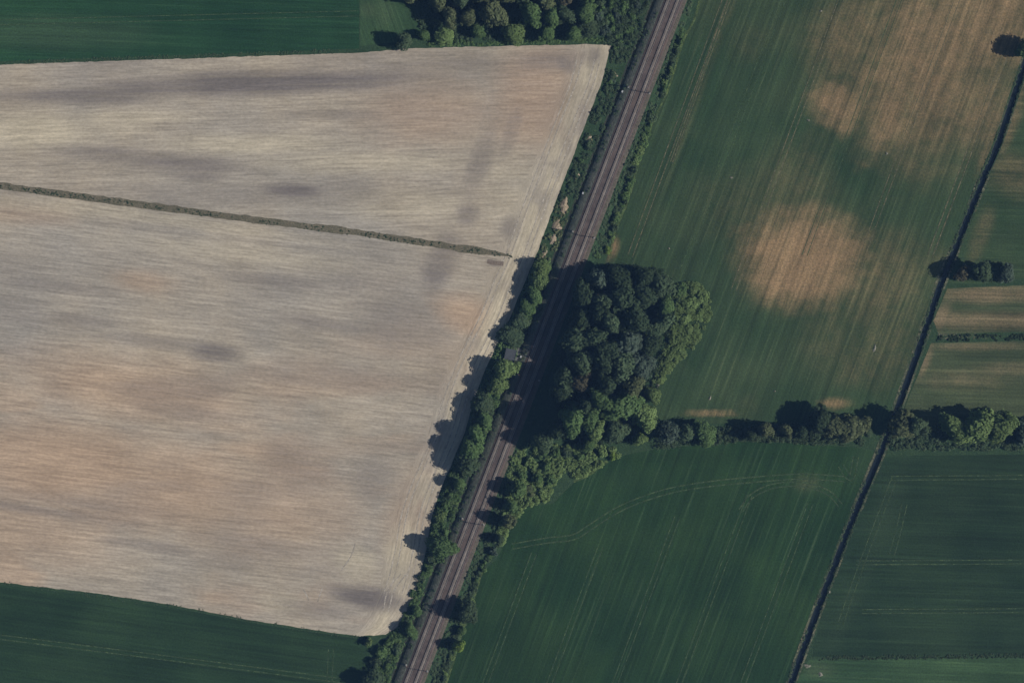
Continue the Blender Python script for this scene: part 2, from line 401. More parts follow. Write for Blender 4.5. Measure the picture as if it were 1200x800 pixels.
field('ploughed_field', tan_poly, M_soil, tan_dir,
  red=[(310, 97, 210, 14, -2, .95), (80, 112, 110, 10, 0, .7), (520, 76, 120, 9, -2, .4), (120, 180, 70, 10, 4, .5), (215, 192, 80, 12, 4, .65), (342, 223, 36, 9, 2, .85), (230, 205, 40, 7, 4, .5), (390, 135, 60, 6, 0, .35), (600, 150, 12, 40, 20, .4), (660, 75, 18, 12, 20, .6), (697, 65, 12, 16, 20, .6), (250, 413, 34, 11, 6, .75),
       (548, 252, 14, 16, 20, .55), (525, 288, 20, 18, 110, .5), (512, 318, 18, 34, 25, .65), (598, 266, 14, 12, 110, .5), (432, 700, 46, 14, 8, 1.0), (405, 690, 30, 8, 8, .6),
       (360, 712, 60, 12, 8, .45), (300, 640, 90, 14, 8, .3), (565, 185, 14, 60, 20, .4), (60, 335, 80, 9, 6, .3), (345, 440, 60, 12, 6, .3),
       (470, 380, 60, 40, 10, .35), (180, 400, 60, 9, 6, .4), (95, 375, 50, 8, 6, .35), (330, 330, 70, 8, 6, .4), (210, 480, 60, 10, 8, .35), (350, 540, 50, 40, 20, .3), (180, 640, 70, 7, 8, .4), (440, 560, 30, 30, 10, .35), (60, 600, 80, 6, 8, .4), (385, 380, 60, 10, 8, .4), (640, 72, 50, 14, -2, .45), (400, 440, 90, 20, 8, .3), (270, 655, 60, 16, 8, .3), (110, 590, 120, 10, 8, .3), (440, 330, 70, 20, 8, .25), (578, 308, 9, 4, 8, .9)],
  green=[(625, 115, 70, 50, 110, .75), (500, 130, 80, 40, 0, .55), (545, 370, 24, 40, 110, .75), (70, 545, 150, 60, 8, .85), (150, 455, 150, 40, 8, .7),
         (200, 570, 120, 60, 8, .75), (310, 590, 110, 60, 8, .55), (170, 330, 40, 14, 6, .5), (30, 250, 60, 14, 6, .4), (20, 620, 120, 40, 8, .6), (480, 600, 30, 60, 20, .4)],
  blue=[(40, 155, 80, 22, 0, .8), (150, 138, 80, 10, 0, .5), (300, 170, 110, 13, 0, .6), (420, 190, 120, 14, 0, .5), (600, 215, 50, 40, 110, .45), (420, 662, 30, 22, 20, .75), (330, 706, 30, 10, 8, .7),
        (130, 150, 60, 14, 0, .4), (300, 300, 160, 14, 7, .35), (180, 255, 200, 8, 8, .4), (470, 655, 20, 40, 20, .8), (470, 700, 10, 30, 25, .8), (50, 240, 90, 10, 7, .4), (480, 240, 90, 18, 2, .4)],
  spacing=1.15, jit=.35, extra=tan_extra)
field('crop_field', [(-150, -150), (420, -150), (421, 20), (421, 57), (300, 62), (150, 67), (0, 72), (-150, 81)], M_cropNW, 2,
  blue=[(300, 75, 220, 5, -3, .4), (60, 76, 130, 4, -3, .5), (405, 30, 16, 60, 0, .35)], green=[(60, 40, 120, 20, 0, .12)], spacing=1.6)
field('meadow', [(422, -150), (470, -150), (473, 4), (486, 22), (492, 34), (480, 46), (462, 50), (440, 52), (422, 55)], M_meadow, 70, green=[(432, 12, 14, 10, 0, .3), (450, 15, 12, 18, 0, .2)], spacing=1.6)
E_poly = [(838, -150), (821, 0), (801, 50), (786, 100), (764, 150), (747, 200), (738, 232), (722, 272), (712, 300), (705, 318), (740, 330), (790, 345), (800, 380), (775, 430), (762, 455), (772, 492),
          (830, 496), (890, 497), (940, 496), (1000, 494), (1036, 494), (1056, 450), (1073, 402), (1082, 376), (1096, 334), (1114, 290), (1132, 245), (1147, 207), (1164, 167), (1191, 87), (1220, 0), (1264, -150)]
def e_extra(U, Vv, ch):
    ch[0][:] = np.maximum(ch[0], .15 * np.clip((fbm(U * .008 + 3, Vv * .008, 3) - .5) * 5, 0, 1) * np.clip((U - 780) / 100, 0, 1))
    ch[0][:] = np.maximum(ch[0], .1 * np.clip(1 - np.abs((U - (860 - .37 * Vv)) / 6), 0, 1) * np.clip((260 - Vv) / 100, 0, 1))
field('crop_field', E_poly, M_cropE, 111,
  red=[(940, 304, 70, 56, 0, 1.0, .55, 1.15), (1095, 62, 125, 90, 110, .68), (978, 122, 28, 32, 110, .8, 1.3, 1.2), (1042, 142, 46, 28, 110, .72, 1.3, 1.2), (1020, 110, 40, 40, 110, .45, 1.0, 1.2), (1150, 20, 80, 70, 0, .7), (1010, 50, 60, 70, 20, .38), (1150, 130, 40, 50, 20, .5),
       (980, 472, 18, 6, 0, .6), (832, 484, 30, 2.4, 0, .7), (1030, 330, 50, 60, 20, .25), (715, 290, 9, 14, 20, .9), (1130, 300, 8, 50, 20, .5), (1160, 165, 8, 40, 20, .4)],
  spacing=1.4, extra=e_extra)
F_poly = [(820, 521), (870, 517), (930, 519), (1000, 524), (1024, 528), (994, 606), (974, 657), (951, 717), (934, 764), (921, 800), (869, 950), (470, 950), (524, 800), (534, 770), (543, 740),
          (556, 703), (566, 670), (582, 655), (592, 636), (603, 606), (618, 594), (648, 590), (672, 566), (690, 556), (712, 540), (740, 531), (770, 526)]
field('crop_field', F_poly, M_cropS, 111, green=[(950, 568, 26, 14, 0, .25), (1010, 545, 14, 30, 20, .2), (740, 560, 40, 14, 0, .08)], red=[(945, 566, 14, 10, 0, .16)],
  blue=[(800, 535, 140, 8, 0, .25)], spacing=1.4)
field('crop_field', [(1036, 534), (1350, 531), (1350, 766), (1150, 767), (952, 769), (963, 717), (986, 657), (1006, 606)], M_cropSE, 2,
  green=[(1045, 590, 16, 60, 20, .16), (1020, 650, 10, 80, 20, .14), (990, 720, 10, 50, 20, .15)], blue=[(1180, 600, 120, 24, 0, .15)], spacing=1.5)
field('meadow', [(948, 772), (1150, 770), (1350, 769), (1350, 950), (880, 950), (933, 800)], M_meadow, 2, green=[(960, 785, 18, 10, 0, .3)], spacing=1.5)
field('crop_field', [(1203, 87), (1232, 0), (1276, -150), (1350, -150), (1350, 322), (1200, 326), (1150, 333), (1112, 332), (1126, 290), (1144, 245), (1159, 207), (1176, 167)], M_cropE, 2,
  red=[(1150, 275, 10, 36, 20, .2), (1190, 205, 40, 24, 20, .25), (1185, 140, 10, 50, 20, .4)], spacing=1.5)
field('dry_field', [(1110, 338), (1200, 334), (1350, 332), (1350, 386), (1200, 389), (1100, 391), (1094, 376)], M_dry, 1.5,
  red=[(1160, 345, 60, 10, 0, .8), (1170, 376, 90, 10, 0, .75), (1102, 372, 10, 16, 20, .9)], spacing=1.4)
field('dry_field', [(1091, 402), (1200, 399), (1350, 398), (1350, 498), (1200, 498), (1130, 498), (1052, 498)], M_dry, 1.5,
  red=[(1150, 406, 90, 4, 0, .5), (1130, 445, 60, 12, 0, .3), (1085, 420, 6, 24, 20, .7), (1190, 432, 50, 8, 0, .35)], blue=[(1170, 418, 60, 8, 0, .3)], spacing=1.4)
field('crop_field', [(-150, 668), (0, 685), (100, 696), (200, 711), (300, 730), (370, 741), (420, 748), (436, 748), (432, 775), (425, 800), (390, 950), (-150, 950)], M_cropSW, 8,
  green=[(60, 690, 220, 5, 8, .1)], blue=[(390, 745, 30, 4, 8, .5)], spacing=1.5)

# wheel tracks left by machinery
def ribbon(name, pts, width, z, mat, parent=None, jit=.15):
    ln = catmull(PA(pts), 1.2); nr = normals2(ln); n_ = len(ln)
    wd = width * (.55 + .9 * fbm(np.arange(n_) * .5, np.full(n_, pts[0][0] * .7)))
    a = ln + nr * wd[:, None] / 2; b = ln - nr * wd[:, None] / 2
    V = np.column_stack([np.stack([a, b], 1).reshape(-1, 2), np.full(2 * n_, z)])
    i = np.arange(n_ - 1) * 2; F = np.stack([i, i + 1, i + 3, i + 2], 1)
    m = mesh(name, V, F, [mat])
    if m.polygons[0].normal.z < 0: m.flip_normals()
    return obj(name, m, parent, kind='structure') if not parent else obj(name, m, parent)
def tramline(pts, mat=None, sep=6.0, width=.55):
    a = np.array(pts, float); nr = normals2(catmull(a, 6)); c = catmull(a, 6)
    for s in (-1, 1): ribbon('wheel_track', (c + nr * s * sep / 2).tolist(), width, .065, mat or M_trackmark)
HEAD = [(600, 640), (640, 633), (672, 629), (692, 617), (730, 594), (780, 576), (830, 567), (880, 562), (940, 558), (990, 561)]
tramline(HEAD)
tramline([(868, 598), (880, 582), (900, 571), (925, 567), (950, 569), (972, 578), (985, 592)], sep=5)
for ux, v0 in ((570, 648), (645, 640), (722, 605), (797, 580), (872, 590)):
    tramline([(ux + .375 * (797 - v0), v0), (ux - .375 * 120, 917)], width=.4)
tramline([(985, 545), (997, 560), (1003, 535)], width=.4)
for y0, x0 in ((560, 1044), (659, 1003), (716, 1010)): tramline([(x0, y0), (1180, y0 - 1), (1350, y0 - 3)], sep=4.5, width=.45)
tramline([(1048, 560), (1010, 660), (985, 730)], width=.35); tramline([(1060, 590), (1052, 625), (1045, 650)], width=.35)
tramline([(-150, 728), (0, 746), (200, 771), (400, 797), (500, 811)], sep=5, width=.45)
tramline([(-150, 30), (420, 16)], width=.3); tramline([(388, 760), (386, 800)], width=.35)
for k in range(7):
    tramline([(905 + 68 * k, -150), (905 + 68 * k - .37 * 150 - .37 * (300 + 20 * (k % 3)), 300 + 20 * (k % 3))], M_trackdry if k in (0, 2, 4) else M_trackmark, width=.32) if k < 5 else None
tramline([(876, -60), (787, 190)], M_trackdry, sep=2.5, width=.35)
tramline([(1180, 60), (1150, 140), (1090, 300)], M_trackdry, width=.4)
for k, off in enumerate((9, 15, 30, 36)):
    ribbon('wheel_track', [(u - off * (1 if v < 500 else 1.0), v) for u, v in [(712, 70)] + TAN_R[:-3]], .5, .065, M_soilmark)
for pts in ([(470, 672), (455, 690), (449, 715)], [(476, 672), (462, 692), (455, 716)], [(372, 705), (378, 688)], [(362, 703), (356, 690)], [(400, 668), (412, 650), (416, 636)]):
    ribbon('wheel_track', pts, .6, .067, M_soilmark)
for k in range(2): ribbon('grass_edge', [(1099 + 4 * k, 392 + 4 * k), (1200, 390 + 5 * k), (1350, 388 + 5 * k)], 1.2, .06 + .004 * k, M_pale)

# ------------------------------------------------------------------ the rank grass strip across the ploughed field
sl = catmull(PA(STRIP), 1.2)
sm = sweep('grass_strip', sl, [(-1.5, .02), (-1.1, .12), (-.3, -.0 + .06), (.3, .05), (1.0, .22), (1.4, .02)] if False else [(-1.5, .045), (-.9, .22), (-.2, .06), (.3, .07), (.9, .25), (1.4, .045)], [M_strip], jit=1.0, taper=True)
smooth(sm); obj('grass_strip', sm, kind='structure')
ribbon('damp_soil_patch', [(571, 306), (580, 308), (590, 309)], 1.9, .07, M_soildark)

# ------------------------------------------------------------------ drainage ditch
o_ = sweep('ditch', ditch_line if side < 0 else ditch_line[::-1], [(-1.55, .0), (-1.3, -.35), (-.9, -1.7), (.9, -1.7), (1.3, -.35), (1.55, .0)], [M_mud], jit=.0)
if o_.polygons[0].normal.z < 0: o_.flip_normals()
obj('drainage_ditch', o_, kind='structure')
wl = mesh('water', np.column_stack([np.stack([ditch_line + ditch_n * 1.05, ditch_line - ditch_n * 1.05], 1).reshape(-1, 2), np.full(2 * len(ditch_line), -1.2)]),
          np.stack([np.arange(len(ditch_line) - 1) * 2 + k for k in (0, 1, 3, 2)], 1), [M_water])
if wl.polygons[0].normal.z < 0: wl.flip_normals()
obj('ditch_water', wl, kind='structure')
for s in (-1, 1):
    p = ditch_line + ditch_n * s * 1.95; ribbon('ditch_bank', [(x / S + 600, 400 - y / S) for x, y in p[::3].tolist()], .85, .072, M_pale)

# ------------------------------------------------------------------ railway
track_line = np.array([T0 + TD * t for t in np.arange(0, np.linalg.norm(T1 - T0), 2.0)])
def swp(name, prof, mats, mat_of=None, jit=0):
    m = sweep(name, track_line, prof, mats, jit, mat_of)
    # sweep's right-hand side: flip so that positive offsets lie east
    return m
prof_e = [(-9.0, 0), (-8.3, -.75), (-7.9, -.75), (-7.1, .1), (-4.4, 1.45), (-3.9, 1.5), (3.9, 1.5), (5.5, 1.42), (8.6, .0)]
rs = 1 if (normals2(track_line)[3] @ TN) > 0 else -1
def eastp(prof): return [(o * rs, z) for o, z in prof] if rs > 0 else [(o * rs, z) for o, z in prof][::-1]
def build_sweep(name, prof, mats, mat_of=None, jit=0):
    if rs < 0 and mat_of: mat_of = mat_of[::-1]
    m = sweep(name, track_line, eastp(prof), mats, jit, mat_of)
    if m.polygons[0].normal.z < 0: m.flip_normals()
    return m
em = build_sweep('railway_embankment', prof_e, [M_bank, M_mud, M_cess, M_rough], [1, 1, 1, 0, 0, 2, 2, 3])
obj('railway_embankment', em, kind='structure')
bm_ = build_sweep('ballast', [(-4.0, 1.48), (-3.4, 1.82), (-.6, 1.84), (0, 1.76), (.6, 1.84), (3.4, 1.82), (4.0, 1.48)], [M_ballast])
obj('ballast_bed', bm_, kind='structure')
L = float(np.linalg.norm(T1 - T0)); ang = math.atan2(TD[1], TD[0])
for c, lab in ((-1.98, 'western rail track of the two, running along the ballast bed beside the bramble strip'), (1.98, 'eastern rail track of the two, on the side of the steel masts')):
    root = obj('railway_track', None, loc=(*(T0 + TN * c), 1.82), label=lab, category='railway track', group='two parallel rail tracks')
    n_s = int(L / .65); V = []; F = []
    bx = MB().box((0, 0, 0), (.26, 2.5, .2)); b0 = np.array(bx.V); f0 = np.array(bx.F)
    tt = np.arange(n_s) * .65 + .3; ca, sa = math.cos(ang), math.sin(ang)
    bw = np.column_stack([b0[:, 0] * ca - b0[:, 1] * sa, b0[:, 0] * sa + b0[:, 1] * ca, b0[:, 2]])
    V = (bw[None] + np.column_stack([TD[0] * tt, TD[1] * tt, np.zeros(n_s)])[:, None]).reshape(-1, 3)
    F = (f0[None] + np.arange(n_s)[:, None, None] * 8).reshape(-1, 4)
    obj('sleepers', mesh('sleepers', V, F, [M_sleeper]), root, kind='stuff')
    for s in (-.7525, .7525):
        mb = MB(); q = TD * L / 2 + TN * s
        mb.box((q[0], q[1], .115), (L, .15, .03), ang); mb.box((q[0], q[1], .18), (L, .03, .1), ang); mb.box((q[0], q[1], .26), (L, .072, .06), ang)
        obj('rail', mb.mesh('rail', M_rail), root)

# overhead line masts, on both sides of the line
def make_mast():
    root = bpy.data.objects.new('overhead_line_mast', None); COL.objects.link(root)
    obj('base', MB().box((0, 0, .15), (.7, .7, .5)).mesh('base', M_conc), root)
    mb = MB(); mb.box((0, .1, 3.6), (.22, .03, 6.6)); mb.box((0, -.1, 3.6), (.22, .03, 6.6)); mb.box((0, 0, 3.6), (.03, .17, 6.6))
    obj('pole', mb.mesh('pole', M_steel), root)
    mb = MB(); mb.tube((0, 0, 6.6), (-2.3, 0, 6.0), .05, .05); mb.tube((0, 0, 5.2), (-2.3, 0, 6.0), .05, .05); mb.tube((-1.0, 0, 5.5), (-2.4, 0, 4.9), .035, .035)
    obj('cantilever_arm', mb.mesh('arm', M_steel), root)
    for z in (6.55, 5.25): obj('insulator', MB().tube((-.2, 0, z - .03), (-.65, 0, z + (.12 if z < 6 else -.12)), .09, .09).mesh('ins', M_ins), root)
    return root
def copy_tree(o, parent=None):
    c = o.copy(); COL.objects.link(c); c.parent = parent
    for ch in o.children: copy_tree(ch, c)
    return c
mast0 = make_mast(); first = True
spots = {112: 'nearest the top edge', 281: 'just above the copse', 448: 'in the copse shade', 617: 'second from the bottom', 788: 'nearest the bottom edge'}
ez = math.atan2(TN[1], TN[0])
for v, where in spots.items():
    for east in (True, False):
        m = mast0 if first else copy_tree(mast0); first = False
        vv = v - 7 if east else v - 7 + 2
        p = on_track(vv, 4.75 if east else -4.75); m.location = (*p, 1.44)
        m.rotation_euler = (0, 0, ez if east else ez + math.pi)
        m['label'] = 'grey steel overhead line mast %s of the railway, %s' % ('east' if east else 'west', where)
        m['category'] = 'railway mast'; m['group'] = 'masts along the railway'
for c, lab in ((-2.0, 'western'), (2.0, 'eastern')):
    q0, q1 = T0 + TN * c, T1 + TN * c; root = obj('overhead_wire', None, loc=(*q0, 0), label='thin overhead contact wire above the %s rail track' % lab, category='wire', group='overhead wires')
    d = q1 - q0
    obj('contact_wire', MB().tube((0, 0, 6.4), (d[0], d[1], 6.4), .012, .012, 5).mesh('cw', M_wire), root)
    obj('catenary_wire', MB().tube((0, 0, 7.4), (d[0], d[1], 7.4), .012, .012, 5).mesh('mw', M_wire), root)

# trackside cabinets
for v, off, lab in ((114, -6.5, 'small white trackside cabinet west of the railway near the upper mast'), (233, -6.6, 'small white trackside cabinet below the pale spoil heaps'),
                    (424, -6.3, 'small white trackside cabinet by the grey flat roofed hut')):
    p = on_track(v, off); z0 = .45 if off > -6.55 else .4
    r_ = obj('trackside_cabinet', None, loc=(*p, z0), label=lab, category='cabinet', group='white cabinets beside the railway'); r_.rotation_euler.z = ang
    obj('plinth', MB().box((0, 0, .0), (.95, .7, .5)).mesh('plinth', M_conc), r_)
    obj('body', MB().box((0, 0, .75), (.8, .55, 1.0)).mesh('body', M_white), r_)
    obj('lid', MB().box((0, 0, 1.29), (.9, .65, .08)).mesh('lid', M_white), r_)
    obj('door', MB().box((0, .29, .75), (.65, .03, .8)).mesh('door', M_white), r_)
# ------------------------------------------------------------------ foliage prototypes
def leaves(cent, nrm, size, asp=1.0, zs=1.0):
    n_ = len(cent); nrm = nrm / (np.linalg.norm(nrm, axis=1)[:, None] + 1e-9)
    a = np.cross(nrm, rng.normal(size=(n_, 3))); a /= np.linalg.norm(a, axis=1)[:, None] + 1e-9; b = np.cross(nrm, a)
    s = size * (.6 + .8 * rng.random(n_))[:, None]; bend = nrm * s * .3
    V = np.stack([cent - a * s - bend * .5, cent - b * s * asp * .7 + bend, cent + a * s - bend * .5, cent + b * s * asp * .7 + bend], 1)
    V[..., 2] *= zs
    return V.reshape(-1, 3), np.arange(n_ * 4).reshape(-1, 4)
def leafmesh(name, V, F, tint):
    m = mesh(name, V, F, [LEAF['mid']]); a = m.attributes.new('tint', 'FLOAT', 'POINT'); a.data.foreach_set('value', np.repeat(tint, 4).astype(np.float32)); return m
def crown(name, nl, per, shape, lr, leaf):
    ph = rng.random(4) * 6.28
    """crown about the unit circle, z 0..1; shape(z) = relative radius at height z"""
    C = []; T = []; N_ = []
    for k in range(nl):
        z = .08 + .84 * ((k + .5) / nl) ** .8; t = k * 2.4 + rng.random() * .8; rmax = shape(z) * (.86 + .24 * math.sin(2 * t + ph[0]) + .2 * math.sin(3 * t + ph[1]) + .12 * math.sin(5 * t + ph[2]))
        rr = rmax * math.sqrt(rng.random()) * .85 if k % 3 else rmax * .8
        c = np.array([math.cos(t) * rr, math.sin(t) * rr, z * 2]); r = lr * (.5 + .85 * rng.random())
        d = rng.normal(size=(per, 3)); d[:, 2] = np.where(d[:, 2] < 0, d[:, 2] * .5, d[:, 2]); d /= np.linalg.norm(d, axis=1)[:, None]
        rad = r * (.4 + .75 * rng.random(per) ** .7)
        C.append(c + d * rad[:, None] * np.array([1, 1, 1.1])); N_.append(d + rng.normal(size=(per, 3)) * .3 + np.array([0, 0, .45]))
        T.append(np.clip(.5 + .3 * (rng.random() - .5) + .35 * (rng.random(per) - .5) , 0, 1))
    C = np.vstack(C); N_ = np.vstack(N_); T = np.concatenate(T)
    V, F = leaves(C, N_, leaf, 1.0, .5); return leafmesh(name, V, F, T)
rnd = lambda z: math.sin(math.pi * min(1, .12 + z * .9)) ** .55 * .8
dome = lambda z: (1 - z ** 2.2) ** .5 * .85
cone = lambda z: .85 * (1 - z) ** .55 + .1
CROWN = {'round': [crown('crown_round', 34, 120, rnd, .36, .095) for _ in range(4)],
         'broad': [crown('crown_broad', 50, 110, dome, .30, .082) for _ in range(3)],
         'tall':  [crown('crown_tall', 36, 110, cone, .33, .095) for _ in range(4)]}
def shrubmesh():
    C = []; N_ = []; T = []
    for k in range(9):
        t = rng.random() * 6.28; rr = .62 * math.sqrt(rng.random()); c = np.array([math.cos(t) * rr, math.sin(t) * rr, .25 + .45 * rng.random() * (1 - rr)]); r = .3 + .2 * rng.random(); per = 60
        d = rng.normal(size=(per, 3)); d /= np.linalg.norm(d, axis=1)[:, None]; rad = r * (.6 + .45 * rng.random(per))
        p = c + d * rad[:, None]; p[:, 2] = np.abs(p[:, 2]); C.append(p); N_.append(d + rng.normal(size=(per, 3)) * .3 + np.array([0, 0, .7])); T.append(np.clip(.5 + .35 * (rng.random() - .5) + .4 * (rng.random(per) - .5), 0, 1))
    V, F = leaves(np.vstack(C), np.vstack(N_), .13); return leafmesh('shrub', V, F, np.concatenate(T))
SHRUB = [shrubmesh() for _ in range(6)]
def trunkmesh():
    mb = MB(); mb.tube((0, 0, -.02), (.004, .002, .3), .04, .03, 8); mb.tube((.004, .002, .3), (0, .006, .82), .03, .008, 7)
    for k in range(7):
        t = k * 2.3 + rng.random(); z = .28 + .07 * k; r = .16 + .08 * rng.random()
        mb.tube((0, 0, z), (math.cos(t) * r, math.sin(t) * r, z + .14), .014, .004, 5)
    return mb.mesh('trunk', M_bark)
TRUNK = [trunkmesh() for _ in range(3)]
def setmat(o, tone):
    o.material_slots[0].link = 'OBJECT'; o.material_slots[0].material = LEAF[tone]
def jit(a): return random.uniform(-a, a)
def tree(u, v, r, h, tone, label, group=None, kind='round', z=.0, base=None):
    x, y = P(u, v); root = obj('tree', None, loc=(x, y, z), label=label, category='tree')
    if group: root['group'] = group
    root.rotation_euler.z = random.random() * 6.28
    r *= 1.08
    b = base if base is not None else (.18 if kind != 'tall' else .12)
    c = obj('crown', random.choice(CROWN[kind]), root); R_ = r * S
    c.rotation_euler = (jit(.14), jit(.14), 0)
    c.scale = (R_ * random.uniform(.75, 1.25), R_ * random.uniform(.8, 1.2), h * (1 - b)); c.location.z = h * b; setmat(c, tone)
    t = obj('trunk', random.choice(TRUNK), root); k = max(R_ * 1.9, 1); t.scale = (k, k, h)
    return root
def shrub(u, v, r, h, tone, label, group, z=0.0, name='shrub'):
    x, y = P(u, v); o = obj(name, random.choice(SHRUB), None, (x, y, z), label=label, category='shrub', group=group)
    o.rotation_euler.z = random.random() * 6.28; R_ = r * S
    o.scale = (R_ * random.uniform(.9, 1.15), R_ * random.uniform(.9, 1.15), h); setmat(o, tone); return o
def thicket(name, poly, dens, hr, rr, tone, label, z=0.0, leaf=.3, per=26, zfun=None, gap=.36):
    p = PA(poly); lo, hi = p.min(0), p.max(0); area = (hi - lo).prod(); q = lo + rng.random((int(area * dens), 2)) * (hi - lo); q = q[inside(p, q)]
    k = len(q); keep = fbm(q[:, 0] * .25, q[:, 1] * .25) > gap; q = q[keep]; k = len(q)
    r = rr[0] + (rr[1] - rr[0]) * rng.random(k); h = (hr[0] + (hr[1] - hr[0]) * rng.random(k)) * (.6 + .8 * fbm(q[:, 0] * .15, q[:, 1] * .15))
    d = rng.normal(size=(k, per, 3)); d[..., 2] = np.abs(d[..., 2]); d /= np.linalg.norm(d, axis=2)[..., None]
    zz = zfun(q) if zfun else np.full(k, z)
    C = np.concatenate([np.repeat(q[:, None], per, 1), np.repeat(zz[:, None, None], per, 1)], 2) + d * np.stack([r, r, h], 1)[:, None]
    N_ = d * .6 + rng.normal(size=d.shape) * .3 + np.array([0, 0, .8]); T = np.clip(.5 + .3 * (np.repeat(rng.random(k), per) - .5) + .2 * (rng.random(k * per) - .5), 0, 1)
    V, F = leaves(C.reshape(-1, 3), N_.reshape(-1, 3), leaf); m = leafmesh(name, V, F, T)
    o = obj(name, m, kind='stuff', label=label, category='undergrowth'); setmat(o, tone); return o
def emb_z(q):
    o = (q - T0) @ TN; pr = np.array(prof_e); return np.interp(o, pr[:, 0], pr[:, 1]) - .02

# ------------------------------------------------------------------ undergrowth (uncountable masses)
def west_edge(v):  return float(np.interp(v, tr_line[:, 1], tr_line[:, 0]))
def strip_poly(va, vb, left, right, n_=12):
    vs_ = np.linspace(va, vb, n_); return [(left(v), v) for v in vs_] + [(right(v), v) for v in vs_[::-1]]
EASTB = np.array([(838, -150), (821, 0), (801, 50), (786, 100), (764, 150), (747, 200), (738, 232), (722, 272), (716, 300), (690, 340), (660, 420), (640, 480), (622, 520), (600, 600), (588, 640), (566, 670), (556, 703), (543, 740), (534, 770), (524, 800), (470, 950)], float)
def east_edge(v): return float(np.interp(v, EASTB[:, 1], EASTB[:, 0]))
tw = lambda v: trk(v) - 25.0
thicket('bramble_bank', strip_poly(-140, 52, lambda v: trk(v) - 62, tw), .55, (1.0, 2.6), (.6, 1.3), 'dull', 'dark scrubby undergrowth between the northern wood and the railway')
thicket('bramble_bank', strip_poly(54, 240, lambda v: west_edge(v) + 2, tw), .8, (.3, .9), (.4, 1.0), 'dull', 'green brambles between the ploughed field corner and the railway', gap=.49)
thicket('bramble_bank', strip_poly(240, 306, lambda v: west_edge(v) + 2, tw), .35, (.4, 1.0), (.4, .8), 'olive', 'thin weeds around the pale spoil heaps beside the railway')
thicket('bramble_bank', strip_poly(306, 480, lambda v: west_edge(v) + 3, tw), .9, (1.0, 2.4), (.6, 1.2), 'mid', 'hedge undergrowth west of the railway opposite the copse')
thicket('bramble_bank', strip_poly(480, 655, lambda v: west_edge(v) + 4, tw), 1.0, (1.2, 2.8), (.6, 1.3), 'mid', 'thick green hedge bottom between ploughed field and railway south of the copse')
thicket('bramble_bank', strip_poly(655, 960, lambda v: west_edge(v) + 3 if v < 742 else trk(v) - 52, lambda v: trk(v) - 26), .9, (.8, 1.8), (.5, 1.1), 'mid', 'narrow bramble strip at the lower end of the ploughed field')
te = lambda v: trk(v) + 17.5
thicket('cutting_weeds', strip_poly(-140, 300, te, lambda v: east_edge(v) - 6), .8, (.3, .9), (.4, .9), 'dull', 'weedy slope between the railway and its eastern hedge', zfun=emb_z)
thicket('cutting_weeds', strip_poly(525, 940, te, lambda v: east_edge(v) - 3), .8, (.4, 1.2), (.4, .9), 'dull', 'weedy railway slope beside the deep green field', zfun=emb_z)
thicket('slope_weeds', strip_poly(-140, 940, lambda v: trk(v) - 21, lambda v: trk(v) - 13), .25, (.15, .45), (.3, .6), 'dull', 'sparse weeds on the shaded western railway slope', zfun=emb_z, leaf=.22, per=14)
thicket('drain_weeds', strip_poly(-140, 940, lambda v: trk(v) - 26, lambda v: trk(v) - 22.5), .5, (.2, .5), (.3, .6), 'dark', 'dark weeds in the drain at the foot of the railway slope', zfun=emb_z, leaf=.25, per=14)
SCRUB = [(598, 530), (612, 522), (640, 520), (662, 522), (690, 520), (722, 526), (728, 533), (712, 540), (690, 556), (676, 560), (664, 548), (652, 566), (642, 586), (618, 592), (600, 612), (590, 636), (580, 640), (590, 596), (596, 560)]
thicket('scrub', SCRUB, 1.0, (1.0, 2.4), (.7, 1.4), 'bright', 'bright green scrub filling the corner south west of the copse', leaf=.34, per=34)
WOOD = [(664, 330), (700, 312), (745, 310), (780, 318), (796, 350), (788, 400), (772, 440), (770, 490), (740, 515), (700, 522), (660, 515), (652, 470), (655, 420), (660, 370)]
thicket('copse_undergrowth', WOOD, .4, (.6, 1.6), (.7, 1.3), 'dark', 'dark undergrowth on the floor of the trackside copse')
thicket('copse_fringe', [(790, 335), (815, 330), (832, 345), (832, 372), (812, 408), (792, 425), (775, 446), (768, 440), (782, 405), (792, 370)], 1.2, (.5, 1.3), (.7, 1.4), 'bright', 'pale green nettles and scrub along the eastern fringe of the copse', leaf=.34, per=30)
thicket('wood_undergrowth', [(474, -140), (700, -140), (690, 44), (600, 48), (520, 50), (494, 44), (488, 22)], .45, (.5, 1.6), (.7, 1.3), 'dull', 'undergrowth of the wood at the top edge')
thicket('field_margin', [(500, 49), (600, 45), (690, 44), (716, 46), (716, 51), (690, 50), (600, 52), (500, 55)], 1.6, (.2, .5), (.3, .7), 'mid', 'strip of lush grass between the top wood and the ploughed field')
thicket('hedge_bottom', [(770, 497), (850, 500), (1008, 495), (1012, 520), (930, 519), (870, 517), (820, 521), (770, 524)], .9, (1.0, 2.8), (.7, 1.4), 'dull', 'low growth at the foot of the hedgerow across the middle right')
thicket('hedge_bottom', [(1046, 496), (1350, 490), (1350, 528), (1040, 526)], .7, (.8, 2.0), (.6, 1.2), 'dull', 'low growth under the trees at the right end of the hedgerow')
thicket('margin_grass', [(-150, 80), (0, 71), (150, 66), (300, 61), (420, 56), (420, 62), (300, 66), (150, 71), (0, 76), (-150, 85)], 1.6, (.12, .3), (.2, .4), 'dull', 'dark grassy bank between top left crop and ploughed field', leaf=.15, per=12, gap=.45)
thicket('margin_grass', [(-150, 664), (0, 680), (200, 707), (370, 737), (430, 745), (430, 750), (370, 742), (200, 712), (0, 685), (-150, 669)], 1.2, (.08, .2), (.2, .4), 'dull', 'grassy margin below the ploughed field', leaf=.15, per=12, gap=.5)
